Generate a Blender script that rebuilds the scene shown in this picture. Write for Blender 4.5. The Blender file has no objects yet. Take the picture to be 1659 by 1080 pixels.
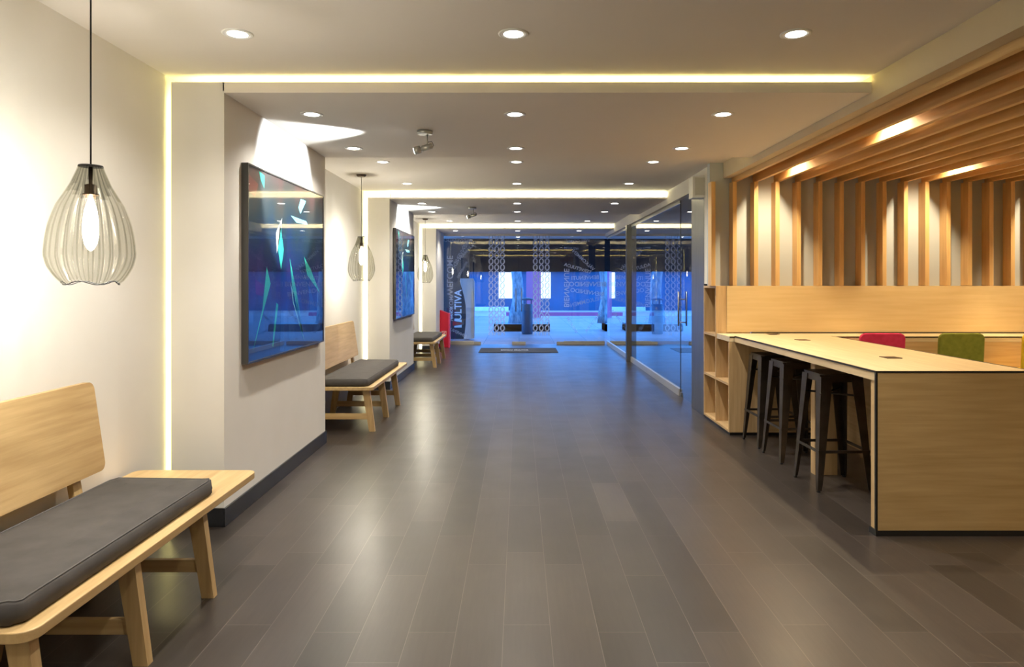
import bpy, bmesh, math, random
from mathutils import Vector, Matrix
random.seed(7)
C = bpy.context.scene.collection
SC = bpy.context.scene
PI = math.pi
F = 1106.0            # focal length in pixels of the 1659 px wide frame
H = 1.55              # eye height

# ------------------------------------------------------------------ camera
cam = bpy.data.cameras.new('camera')
camo = bpy.data.objects.new('camera', cam); C.objects.link(camo)
camo.location = (0, 0, H); camo.rotation_euler = (PI/2, 0, 0)
cam.sensor_width = 36.0; cam.lens = 36.0*F/1659.0
cam.shift_x = -(841-829.5)/1659.0
cam.shift_y = -(540-457)/1659.0
cam.clip_end = 300
SC.camera = camo
# ------------------------------------------------------------------ colour management
SC.view_settings.view_transform = 'Standard'
SC.view_settings.look = 'None'
SC.view_settings.gamma = 1.0
SC.view_settings.use_curve_mapping = False
SC.view_settings.exposure = 1.15
SC.cycles.use_denoising = True
SC.cycles.max_bounces = 10
SC.cycles.diffuse_bounces = 5
SC.cycles.glossy_bounces = 5
SC.cycles.transparent_max_bounces = 24
SC.cycles.sample_clamp_indirect = 3.0
SC.cycles.sample_clamp_direct = 40.0
SC.cycles.caustics_reflective = False
SC.cycles.caustics_refractive = False
# ------------------------------------------------------------------ dusk sky
W = bpy.data.worlds.new('dusk'); SC.world = W; W.use_nodes = True
W.node_tree.nodes['Background'].inputs['Color'].default_value = (0.075, 0.33, 1.0, 1)
W.node_tree.nodes['Background'].inputs['Strength'].default_value = 2.2
# ------------------------------------------------------------------ light levels (watts)
P_DOWN = 13.5         # recessed downlight
P_WOOD = 58.0         # warm downlights between the ceiling slats
E_COVE = 17.0         # LED strips in the coves
E_BULB = 60.0
P_BULB = 31.0         # light of each pendant bulb
C_DOWN = (1.0, 0.945, 0.86)
C_WOOD = (1.0, 0.80, 0.50)
C_COVE = (1.0, 0.96, 0.62)

def light(name, kind, loc, power, col, rot=(0,0,0), size=0.1, spot=None, blend=0.5):
    l = bpy.data.lights.new(name, kind); l.energy = power; l.color = col
    if kind == 'AREA':
        l.shape = 'DISK'; l.size = size
    else:
        l.shadow_soft_size = size
    if spot: l.spot_size = spot; l.spot_blend = blend
    o = bpy.data.objects.new(name, l); o.location = loc; o.rotation_euler = rot
    C.objects.link(o); return o

# ================================================================== materials
def mat(name, col=(0.8,0.8,0.8), rough=0.6, metal=0.0, emit=None, es=0.0, spec=0.5):
    m = bpy.data.materials.new(name); m.use_nodes = True
    b = m.node_tree.nodes['Principled BSDF']
    b.inputs['Base Color'].default_value = (*col, 1); b.inputs['Roughness'].default_value = rough
    b.inputs['Metallic'].default_value = metal
    b.inputs['Specular IOR Level'].default_value = spec
    if emit: b.inputs['Emission Color'].default_value = (*emit, 1); b.inputs['Emission Strength'].default_value = es
    return m
def N(m, t, **kw):
    n = m.node_tree.nodes.new(t)
    for k, v in kw.items():
        if k in n.inputs: n.inputs[k].default_value = v
        else: setattr(n, k, v)
    return n
def L(m, a, b): m.node_tree.links.new(a, b)
def noisy(name, c1, c2, scale=8, rough=0.6, stretch=(1,1,1), bump=0.0, metal=0.0, detail=4.0, spec=0.5):
    m = mat(name, c1, rough, metal, spec=spec); nt = m.node_tree; b = nt.nodes['Principled BSDF']
    tc = N(m, 'ShaderNodeTexCoord'); mp = N(m, 'ShaderNodeMapping'); mp.inputs['Scale'].default_value = stretch
    ns = N(m, 'ShaderNodeTexNoise', Scale=scale, Detail=detail)
    r = N(m, 'ShaderNodeValToRGB'); r.color_ramp.elements[0].position = 0.3; r.color_ramp.elements[1].position = 0.7
    r.color_ramp.elements[0].color = (*c1, 1); r.color_ramp.elements[1].color = (*c2, 1)
    L(m, tc.outputs['Object'], mp.inputs['Vector']); L(m, mp.outputs['Vector'], ns.inputs['Vector'])
    L(m, ns.outputs['Fac'], r.inputs['Fac']); L(m, r.outputs['Color'], b.inputs['Base Color'])
    if bump:
        bp = N(m, 'ShaderNodeBump', Strength=bump, Distance=0.01)
        L(m, ns.outputs['Fac'], bp.inputs['Height']); L(m, bp.outputs['Normal'], b.inputs['Normal'])
    return m
def wood(name, c1, c2, axis, rough=0.45):
    st = [14, 14, 14]; st['XYZ'.index(axis)] = 0.9
    return noisy(name, c1, c2, 2.2, rough, tuple(st), 0.12, detail=6.0)
OAK1, OAK2 = (0.47,0.30,0.135), (0.62,0.43,0.22)
OAK = {a: wood('oak_'+a, OAK1, OAK2, a) for a in 'XYZ'}
BEN1, BEN2 = (0.44,0.285,0.12), (0.60,0.42,0.20)
BEN = {a: wood('bench_oak_'+a, BEN1, BEN2, a) for a in 'XYZ'}
SLT = {a: wood('slat_oak_'+a, (0.52,0.31,0.12), (0.66,0.43,0.19), a) for a in 'XYZ'}
M = {}
M['plaster'] = noisy('plaster', (0.75,0.72,0.66), (0.775,0.745,0.69), 3, 0.75)
M['ceil'] = noisy('ceiling_paint', (0.80,0.745,0.68), (0.82,0.765,0.70), 2, 0.8)
M['beige'] = noisy('warm_lit_wall_paint', (0.56,0.47,0.33), (0.60,0.50,0.35), 2, 0.6)  # wall paint with the warm lamplight put into its colour
M['grey'] = noisy('grey_paint', (0.42,0.45,0.47), (0.45,0.48,0.50), 2, 0.7)
M['black'] = mat('black_edge', (0.012,0.011,0.010), 0.4)
M['base'] = noisy('black_skirting', (0.020,0.021,0.023), (0.035,0.036,0.04), 5, 0.22)
M['frame'] = mat('picture_frame', (0.045,0.042,0.038), 0.35)
M['cushion'] = noisy('charcoal_fabric', (0.045,0.040,0.036), (0.062,0.055,0.050), 9, 0.9, bump=0.15)
M['piping'] = mat('piping_fabric', (0.085,0.078,0.072), 0.9)
M['gun'] = noisy('gunmetal', (0.065,0.053,0.041), (0.12,0.098,0.077), 7, 0.36, metal=0.9)
M['steel'] = noisy('brushed_steel', (0.30,0.30,0.30), (0.38,0.38,0.38), 4, 0.33, (1,1,30), metal=1.0)
M['dsteel'] = noisy('dark_steel', (0.17,0.175,0.19), (0.22,0.225,0.24), 3, 0.35, (20,20,1), metal=0.85)
M['nickel'] = mat('satin_nickel', (0.55,0.54,0.48), 0.35, 0.8)
M['rail'] = mat('aluminium_rail', (0.62,0.60,0.54), 0.35, 0.6)
M['white'] = mat('white_enamel', (0.80,0.79,0.76), 0.4)
M['bronze'] = mat('bronze_socket', (0.10,0.065,0.04), 0.4, 0.7)
M['cord'] = mat('black_cord', (0.02,0.02,0.02), 0.6)
M['lens'] = mat('lamp_lens', (1,1,1), 0.5, emit=(1.0,0.95,0.86), es=9.0)
M['lensw'] = mat('warm_lamp_lens', (1,1,1), 0.5, emit=(1.0,0.80,0.50), es=14.0)
M['filament'] = mat('glowing_filament', (1,1,1), 0.5, emit=(1.0,0.92,0.74), es=E_BULB)
M['lednear'] = mat('led_strip_yellow', (1,1,1), 0.5, emit=(1.0,0.93,0.36), es=8.0)
M['led'] = mat('led_strip', (1,1,1), 0.5, emit=C_COVE, es=E_COVE)
M['red'] = mat('red_enamel', (0.62,0.01,0.04), 0.35)
M['magenta'] = noisy('magenta_fabric', (0.42,0.01,0.05), (0.52,0.02,0.08), 20, 0.85)
M['green'] = noisy('green_fabric', (0.17,0.19,0.015), (0.24,0.26,0.03), 20, 0.85)
M['yellow'] = noisy('yellow_fabric', (0.72,0.47,0.01), (0.80,0.55,0.03), 20, 0.85)
M['mat'] = noisy('door_mat', (0.030,0.032,0.036), (0.045,0.045,0.05), 90, 0.9)
M['ink'] = mat('white_ink', (0.75,0.75,0.75), 0.6)

def glass(name, tint=(0.86,0.93,0.92), refl=1.0):
    m = bpy.data.materials.new(name); m.use_nodes = True; nt = m.node_tree
    nt.nodes.remove(nt.nodes['Principled BSDF']); out = nt.nodes['Material Output']
    t = N(m, 'ShaderNodeBsdfTransparent'); t.inputs['Color'].default_value = (*tint, 1)
    g = N(m, 'ShaderNodeBsdfGlossy'); g.inputs['Roughness'].default_value = 0.0; g.inputs['Color'].default_value = (1,1,1,1)
    fr = N(m, 'ShaderNodeFresnel'); fr.inputs['IOR'].default_value = 1.52
    ge = N(m, 'ShaderNodeNewGeometry')
    inv = N(m, 'ShaderNodeMath', operation='SUBTRACT'); inv.inputs[0].default_value = 1.0
    mu = N(m, 'ShaderNodeMath', operation='MULTIPLY'); mu2 = N(m, 'ShaderNodeMath', operation='MULTIPLY'); mu2.inputs[1].default_value = refl
    mu2.use_clamp = True
    mx = N(m, 'ShaderNodeMixShader')
    L(m, ge.outputs['Backfacing'], inv.inputs[1]); L(m, fr.outputs[0], mu.inputs[0]); L(m, inv.outputs[0], mu.inputs[1])
    L(m, mu.outputs[0], mu2.inputs[0]); L(m, mu2.outputs[0], mx.inputs[0]); L(m, t.outputs[0], mx.inputs[1]); L(m, g.outputs[0], mx.inputs[2])
    L(m, mx.outputs[0], out.inputs['Surface']); return m
M['glass'] = glass('storefront_glass', (0.95,0.97,0.97), 2.3)
M['pglass'] = glass('partition_glass', (0.80,0.88,0.92), 1.7)
M['smoke'] = glass('smoked_shade_glass', (0.92,0.92,0.90), 0.3)
M['smoke2'] = glass('smoked_shade_rib', (0.77,0.77,0.74), 0.3)
M['smoke3'] = glass('smoked_shade_neck', (0.80,0.80,0.77), 0.3)
M['smoke4'] = glass('smoked_shade_neck_rib', (0.62,0.62,0.59), 0.3)
M['picglass'] = glass('picture_glass', (0.97,0.97,0.97), 1.3)

def frosted(name, col, op):
    m = bpy.data.materials.new(name); m.use_nodes = True; nt = m.node_tree
    nt.nodes.remove(nt.nodes['Principled BSDF']); out = nt.nodes['Material Output']
    d = N(m, 'ShaderNodeBsdfDiffuse'); d.inputs['Color'].default_value = (*col, 1)
    tl = N(m, 'ShaderNodeBsdfTranslucent'); tl.inputs['Color'].default_value = (*col, 1)
    a = N(m, 'ShaderNodeMixShader'); a.inputs[0].default_value = 0.5
    t = N(m, 'ShaderNodeBsdfTransparent'); mx = N(m, 'ShaderNodeMixShader'); mx.inputs[0].default_value = op
    L(m, d.outputs[0], a.inputs[1]); L(m, tl.outputs[0], a.inputs[2]); L(m, t.outputs[0], mx.inputs[1]); L(m, a.outputs[0], mx.inputs[2])
    L(m, mx.outputs[0], out.inputs['Surface']); return m
def glow():
    m = bpy.data.materials.new('glowing_bulb_glass'); m.use_nodes = True; nt = m.node_tree
    nt.nodes.remove(nt.nodes['Principled BSDF']); out = nt.nodes['Material Output']
    e = N(m, 'ShaderNodeEmission', Strength=7.0); e.inputs['Color'].default_value = (1.0,0.92,0.74,1)
    t = N(m, 'ShaderNodeBsdfTransparent'); a = N(m, 'ShaderNodeAddShader')
    L(m, e.outputs[0], a.inputs[0]); L(m, t.outputs[0], a.inputs[1]); L(m, a.outputs[0], out.inputs['Surface']); return m
M['bulb'] = glow()
M['vinyl'] = frosted('frosted_vinyl', (0.85,0.87,0.90), 0.55)
M['vinylf'] = frosted('faint_vinyl', (0.85,0.87,0.90), 0.30)

def floor_mat():
    m = mat('dark_plank_floor', (0.07,0.06,0.05), 0.3); b = m.node_tree.nodes['Principled BSDF']
    tc = N(m, 'ShaderNodeTexCoord'); mp = N(m, 'ShaderNodeMapping'); mp.inputs['Rotation'].default_value = (0,0,PI/2)
    mp.inputs['Location'].default_value = (0.3,0.07,0)
    L(m, tc.outputs['Object'], mp.inputs['Vector'])
    def br(w, off, frq):
        k = N(m, 'ShaderNodeTexBrick'); k.offset = off; k.offset_frequency = frq; k.squash = 0.72; k.squash_frequency = 3
        k.inputs['Scale'].default_value = 1; k.inputs['Mortar Size'].default_value = 0.0016; k.inputs['Mortar Smooth'].default_value = 0.3
        k.inputs['Brick Width'].default_value = w; k.inputs['Row Height'].default_value = 0.21; k.inputs['Bias'].default_value = 0.0
        return k
    bk = br(1.15, 0.37, 2)
    bk.inputs['Color1'].default_value = (0.028,0.022,0.018,1); bk.inputs['Color2'].default_value = (0.049,0.039,0.033,1)
    bk.inputs['Mortar'].default_value = (0.115,0.095,0.078,1)  # joints painted paler to imitate light caught on plank bevels
    L(m, mp.outputs['Vector'], bk.inputs['Vector'])
    mp2 = N(m, 'ShaderNodeMapping'); mp2.inputs['Scale'].default_value = (22,1.6,1)
    L(m, tc.outputs['Object'], mp2.inputs['Vector'])
    ns = N(m, 'ShaderNodeTexNoise', Scale=2.5, Detail=6.0); L(m, mp2.outputs['Vector'], ns.inputs['Vector'])
    mr = N(m, 'ShaderNodeMapRange'); mr.inputs['To Min'].default_value = 0.78; mr.inputs['To Max'].default_value = 1.22
    L(m, ns.outputs['Fac'], mr.inputs['Value'])
    mx = N(m, 'ShaderNodeMix', data_type='RGBA', blend_type='MULTIPLY'); mx.inputs[0].default_value = 1.0
    L(m, bk.outputs['Color'], mx.inputs[6]); L(m, mr.outputs['Result'], mx.inputs[7]); L(m, mx.outputs[2], b.inputs['Base Color'])
    n2 = N(m, 'ShaderNodeTexNoise', Scale=3.0, Detail=3.0); L(m, tc.outputs['Object'], n2.inputs['Vector'])
    r2 = N(m, 'ShaderNodeMapRange'); r2.inputs['To Min'].default_value = 0.26; r2.inputs['To Max'].default_value = 0.37
    L(m, n2.outputs['Fac'], r2.inputs['Value']); L(m, r2.outputs['Result'], b.inputs['Roughness'])
    bp = N(m, 'ShaderNodeBump', Strength=0.10, Distance=0.004)
    ad = N(m, 'ShaderNodeMath', operation='SUBTRACT'); L(m, ns.outputs['Fac'], ad.inputs[0]); L(m, bk.outputs['Fac'], ad.inputs[1])
    L(m, ad.outputs[0], bp.inputs['Height']); L(m, bp.outputs['Normal'], b.inputs['Normal'])
    b.inputs['Specular IOR Level'].default_value = 0.65
    return m
M['floor'] = floor_mat()

def pave_mat():
    m = mat('pavement', (0.5,0.5,0.5), 0.5); b = m.node_tree.nodes['Principled BSDF']
    tc = N(m, 'ShaderNodeTexCoord'); k = N(m, 'ShaderNodeTexBrick'); k.offset = 0.0
    k.inputs['Scale'].default_value = 1; k.inputs['Mortar Size'].default_value = 0.01; k.inputs['Brick Width'].default_value = 0.9; k.inputs['Row Height'].default_value = 0.9
    k.inputs['Color1'].default_value = (0.40,0.27,0.28,1); k.inputs['Color2'].default_value = (0.52,0.36,0.36,1); k.inputs['Mortar'].default_value = (0.2,0.2,0.22,1)
    L(m, tc.outputs['Object'], k.inputs['Vector']); L(m, k.outputs['Color'], b.inputs['Base Color']); return m
M['pave'] = pave_mat()
M['asphalt'] = noisy('pale_roadway', (0.66,0.46,0.44), (0.76,0.55,0.52), 0.8, 0.7)
M['bluewall'] = noisy('blue_facade', (0.002,0.085,0.20), (0.004,0.12,0.26), 0.7, 0.6)
M['darkwall'] = noisy('dark_facade', (0.006,0.007,0.010), (0.010,0.011,0.015), 0.7, 0.7)
M['poster'] = mat('white_lit_poster', (0.9,0.9,0.9), 0.5, emit=(0.75,0.85,1.0), es=0.9)
M['bark'] = noisy('pale_bark', (0.10,0.20,0.28), (0.55,0.65,0.70), 5, 0.9, (3,3,1), 0.4)
M['planter'] = noisy('dark_planter', (0.04,0.03,0.05), (0.09,0.05,0.08), 2, 0.7)
M['kerb'] = mat('red_kerb_paint', (0.60,0.10,0.22), 0.6)
M['pink'] = mat('pink_banner_cloth', (0.60,0.16,0.30), 0.8)
M['bin'] = mat('bin_paint', (0.02,0.09,0.17), 0.4)
M['kiosk'] = mat('kiosk_shell', (0.62,0.63,0.63), 0.45)
M['signd'] = mat('sign_charcoal', (0.028,0.030,0.038), 0.4)

# ================================================================== mesh helpers
class MB:
    def __init__(s): s.bm = bmesh.new(); s.mi = 0
    def _tag(s, faces):
        for f in faces: f.material_index = s.mi
    def box(s, x0, x1, y0, y1, z0, z1, bev=0.0, seg=2):
        r = bmesh.ops.create_cube(s.bm, size=1)
        vs = r['verts']
        for v in vs:
            v.co = Vector(((x0+x1)/2+v.co.x*(x1-x0), (y0+y1)/2+v.co.y*(y1-y0), (z0+z1)/2+v.co.z*(z1-z0)))
        fs = {f for v in vs for f in v.link_faces}; s._tag(fs)
        if bev:
            es = list({e for v in vs for e in v.link_edges})
            b = bmesh.ops.bevel(s.bm, geom=es, offset=bev, segments=seg, affect='EDGES', profile=0.5)
            s._tag(b['faces'])
        return s
    def hexa(s, a, b):       # a, b: two loops of points of equal length -> prism between them
        va = [s.bm.verts.new(p) for p in a]; vb = [s.bm.verts.new(p) for p in b]; n = len(a)
        fs = [s.bm.faces.new(va[::-1]), s.bm.faces.new(vb)]
        for i in range(n): fs.append(s.bm.faces.new((va[i], va[(i+1)%n], vb[(i+1)%n], vb[i])))
        s._tag(fs); return s
    def prism(s, pts, axis, d0, d1):   # pts 2D in the other two axes
        def mk(p, d):
            if axis == 'X': return (d, p[0], p[1])
            if axis == 'Y': return (p[0], d, p[1])
            return (p[0], p[1], d)
        return s.hexa([mk(p, d0) for p in pts], [mk(p, d1) for p in pts])
    def tube(s, pts, r, n=10, cap=True, closed=False):
        pts = [Vector(p) for p in pts]; rings = []
        m = len(pts); rr = r if isinstance(r, (list, tuple)) else [r]*m
        for i, p in enumerate(pts):
            if closed: d = pts[(i+1)%m]-pts[i-1]
            else: d = pts[min(i+1, m-1)]-pts[max(i-1, 0)]
            d.normalize(); up = Vector((0,0,1)) if abs(d.z) < 0.95 else Vector((1,0,0))
            u = d.cross(up).normalized(); w = d.cross(u).normalized()
            rings.append([s.bm.verts.new(p+(u*math.cos(2*PI*k/n)+w*math.sin(2*PI*k/n))*rr[i]) for k in range(n)])
        fs = []
        for i in range(m if closed else m-1):
            A, B = rings[i], rings[(i+1)%m]
            for k in range(n): fs.append(s.bm.faces.new((A[k], A[(k+1)%n], B[(k+1)%n], B[k])))
        if cap and not closed: fs += [s.bm.faces.new(rings[0][::-1]), s.bm.faces.new(rings[-1])]
        for f in fs: f.smooth = True
        s._tag(fs); return s
    def lathe(s, prof, n=32, c=(0,0,0), cap=True, smooth=True):   # prof: (r, z) list
        rings = [[s.bm.verts.new((c[0]+r*math.cos(2*PI*k/n), c[1]+r*math.sin(2*PI*k/n), c[2]+z)) for k in range(n)] for r, z in prof]
        fs = []
        for A, B in zip(rings, rings[1:]):
            for k in range(n): fs.append(s.bm.faces.new((A[k], A[(k+1)%n], B[(k+1)%n], B[k])))
        for f in fs: f.smooth = smooth
        if cap: fs += [s.bm.faces.new(rings[0][::-1]), s.bm.faces.new(rings[-1])]
        s._tag(fs); return s
    def build(s, name, m, parent=None, loc=None):
        bmesh.ops.recalc_face_normals(s.bm, faces=s.bm.faces)
        me = bpy.data.meshes.new(name); s.bm.to_mesh(me); s.bm.free()
        for x in (m if isinstance(m, (list, tuple)) else [m]): me.materials.append(x)
        o = bpy.data.objects.new(name, me); C.objects.link(o)
        if parent: o.parent = parent
        if loc: o.location = loc
        return o
def rrect(x0, x1, y0, y1, r, n=5):
    pts = []
    for cx, cy, a in ((x1-r,y1-r,0),(x0+r,y1-r,90),(x0+r,y0+r,180),(x1-r,y0+r,270)):
        for k in range(n+1):
            t = math.radians(a+90*k/n); pts.append((cx+r*math.cos(t), cy+r*math.sin(t)))
    return pts
def thing(name, label, cat, loc=(0,0,0), rz=0, group=None):
    o = bpy.data.objects.new(name, None); C.objects.link(o); o.empty_display_size = 0.1
    o.location = loc; o.rotation_euler = (0,0,rz); return tag(o, label, cat, group)
def tag(o, label, cat, group=None):
    o['label'] = label; o['category'] = cat
    if group: o['group'] = group
    return o
def struct(o, label=None, cat=None):
    o['kind'] = 'structure'
    if label: o['label'] = label
    if cat: o['category'] = cat
    return o
def dup(root, loc, label):
    r = root.copy(); C.objects.link(r); r.location = loc; r['label'] = label
    for ch in list(root.children):
        c = ch.copy(); C.objects.link(c); c.parent = r
        for g in list(ch.children):
            d = g.copy(); C.objects.link(d); d.parent = c
    return r
def fx(px, Y): return (px-841)/F*Y
def fz(py, Y): return H-(py-457)/F*Y

# ================================================================== room shell
CZ, SZ = 2.86, 2.753           # upper ceiling, soffit underside
WL, PX = -2.24, -1.873         # left wall, pillar face
GX = 2.16                      # glass partition plane
GY = 17.0                      # storefront plane
RX = 6.2; BY = -3.2
struct(MB().box(WL-0.2, RX+0.2, BY-0.2, GY+0.08, -0.1, 0).build('floor', M['floor']), 'dark brown plank floor', 'floor')
mb = MB().box(WL-0.2, GX+0.2, BY-0.2, GY+0.08, CZ, CZ+0.15)
mb.box(GX+0.2, RX+0.2, BY-0.2, GY+0.08, CZ, CZ+0.15)
struct(mb.build('ceiling', M['ceil']), 'pale plaster upper ceiling', 'ceiling')
struct(MB().box(WL-0.2, WL, BY-0.2, GY+0.08, 0, CZ).build('wall_left', M['plaster']), 'off-white plaster wall on the left behind the benches', 'wall')
struct(MB().box(WL-0.2, RX+0.2, BY-0.2, BY, 0, CZ).build('wall_back', M['plaster']), 'plaster wall behind the viewer', 'wall')
struct(MB().box(RX, RX+0.2, BY, GY+0.08, 0, CZ).build('wall_right', M['beige']), 'wall at the far right', 'wall')
mb = MB().box(2.095, RX, 7.50, 7.60, 1.5105, CZ).box(2.60, RX, 7.50, 7.60, 0, 1.511)
struct(mb.build('wall_partition', M['grey']), 'grey painted wall behind the upright wooden slats', 'wall')

# portals: pillar + soffit frames
def portal(y0, y1, k, xr):
    z = SZ; led_m = M['lednear'] if k < 2 else M['led']; lp = 0.067 if k < 2 else 0.022; sl = 0.03 if k < 2 else 0.05
    # soffit: thin lip slab with channels for the LED strips on both long sides
    mb = MB().box(PX, xr, y0, y1, z, z+0.012)
    mb.box(PX-0.01, xr, y0, y0+0.02, z+0.012, z+lp).box(PX-0.01, xr, y1-0.02, y1, z+0.012, z+lp)
    mb.box(PX-0.01, xr, y0+0.15, y1-0.15, z+0.012, CZ)
    s = struct(mb.build('trim_%d' % (2*k-1), M['ceil']), 'lowered ceiling panel, %s from the viewer' % ['overhead','first','second','third'][k], 'ceiling panel')
    led = MB().box(PX-0.2, xr-0.04, y0+0.06, y0+0.10, z+0.013, z+0.019).build('light_strip', led_m, s)
    if y1 < GY-0.5: MB().box(PX-0.2, xr-0.04, y1-0.10, y1-0.06, z+0.013, z+0.019).build('light_strip', led_m, s)
    # pillar: face plates standing 3 cm off the wall, core behind
    mb = MB().box(WL+sl, PX, y0, y0+0.02, 0, z+lp).box(WL+sl, PX, y1-0.02, y1, 0, z+lp)
    mb.box(PX-0.02, PX, y0+0.02, y1-0.02, 0, z+0.012)
    mb.box(WL, PX-0.02, y0+0.15, y1-0.15, 0, CZ)
    p = struct(mb.build('wall_pillar', M['plaster']), 'off-white wall pier on the left, %s from the viewer' % ['beside','first','second','third'][k], 'wall')
    MB().box(WL+0.05, WL+0.09, y0+0.05, y0+0.058, 0.05, z).build('light_strip', led_m, p)
    if y1 < GY-0.5: MB().box(WL+0.05, WL+0.09, y1-0.058, y1-0.05, 0.05, z).build('light_strip', led_m, p)
    b = MB().box(PX-0.001, PX+0.012, y0-0.012, y1+0.012, 0, 0.118, 0.002, 1)
    b.box(WL+sl, PX, y0-0.012, y0-0.0005, 0, 0.118).box(WL+sl, PX, y1+0.0005, y1+0.012, 0, 0.118)
    struct(b.build('baseboard_left' if k == 1 else 'baseboard_left_%d' % k, M['base']), 'black skirting round the foot of the wall pier', 'skirting')
P1 = (4.335, 6.593); PER = 5.53
portal(P1[0]-PER, P1[1]-PER, 0, 2.24)
portal(P1[0], P1[1], 1, 2.24)
portal(P1[0]+PER, P1[1]+PER, 2, GX-0.02)
portal(P1[0]+2*PER, GY-0.02, 3, GX-0.02)

# beam along the wooden zone, header over the glass partition
struct(MB().box(2.24, 2.33, BY, 7.49, 2.69, CZ).build('trim_8', M['beige']), 'beige beam bordering the slatted wooden ceiling', 'beam')
struct(MB().box(GX-0.02, GX+0.12, 7.61, GY-0.02, 2.67, CZ).build('trim_9', M['plaster']), 'white header above the glass partition', 'beam')
struct(MB().box(2.34, RX, BY, 7.49, 2.835, CZ-0.001).build('trim_10', SLT['Y']), 'wood lining above the ceiling slats', 'ceiling lining')

# ================================================================== downlights
def downlight_proto(loc, label, m, group):
    t = thing('recessed_downlight', label, 'downlight', loc, 0, group)
    mb = MB(); n = 32
    mb.lathe([(0.052,0.004),(0.052,-0.004),(0.072,-0.006),(0.080,-0.003),(0.080,0.0)], n, cap=False).build('trim_ring', M['white'], t)
    MB().lathe([(0.0525,0.001),(0.052,-0.003)], n).build('lens', m, t)
    return t
ordn = ['nearest','second','third','fourth','fifth','sixth','seventh','eighth']
rows = [(1.90,CZ),(3.60,CZ),(4.89,SZ),(6.13,SZ),(7.43,CZ),(9.06,CZ),(10.42,SZ),(11.66,SZ),(12.96,CZ),(14.59,CZ),(15.95,SZ)]
where = {0:'just above the top of the view', 1:'nearest the top of the photo', 2:'first lowered panel, near row', 3:'first lowered panel, far row',
 4:'first gap after that panel, near row', 5:'first gap before second panel, far row', 6:'second lowered panel, near row', 7:'second lowered panel, far row',
 8:'gap before the third panel, near row', 9:'gap before the third panel, far row', 10:'last lowered panel before the entrance'}
where[4] = 'gap between first and second panels, near row'; where[5] = 'gap between first and second panels, far row'
proto = None
for i, (y, z) in enumerate(rows):
    for x, side in ((-1.485,'left-hand'),(-0.03,'middle'),(1.46,'right-hand')):
        loc = (x if i != 10 or x < 1 else 1.40, y, z)
        lab = 'round recessed downlight, %s one, %s' % (side, where[i])
        if i > 0:
            if proto is None: proto = downlight_proto(loc, lab, M['lens'], 'recessed ceiling downlights')
            else: dup(proto, loc, lab)
        light('downlight_and_fill_beam', 'SPOT', (x, y, z-0.02), P_DOWN*2.2 if z == CZ else P_DOWN*2.0, C_DOWN, (0,0,0), 0.035, math.radians(132), 1.0)
        if y < 10: light('downlight_core', 'SPOT', (x, y, z-0.02), P_DOWN*1.7, C_DOWN, (0,0,0), 0.02, math.radians(82), 0.6)
for y in (-2.2, 0.2):
    for x in (-1.4, 1.4): light('downlight_and_fill_beam', 'SPOT', (x, y, 2.72), P_DOWN*2, C_DOWN, (0,0,0), 0.05, math.radians(150), 0.9)  # out-of-view lamps without fixtures, added to brighten the room

# outdoor canopy with one lamp, beyond the storefront
cano = struct(MB().box(-4, 9, GY+0.09, GY+2.3, 2.78, 3.0).build('ceiling_porch', M['ceil']), 'porch canopy outside the entrance', 'canopy')
light('porch_beam', 'SPOT', (0, GY+1.5, 2.7), 14, C_DOWN, (0,0,0), 0.05, math.radians(150), 0.9)
dup(proto, (-0.03, GY+1.5, 2.78), 'round recessed downlight outside, under the porch canopy')

aw = MB().prism([(GY+2.31, 2.98), (GY+2.31, 2.72), (GY+2.75, 1.86), (GY+2.80, 1.86), (GY+2.75, 2.98)], 'X', -4, 9).build('street_awning', M['darkwall'])
tag(aw, 'black awning hanging over the pavement outside the entrance', 'awning')

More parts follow.
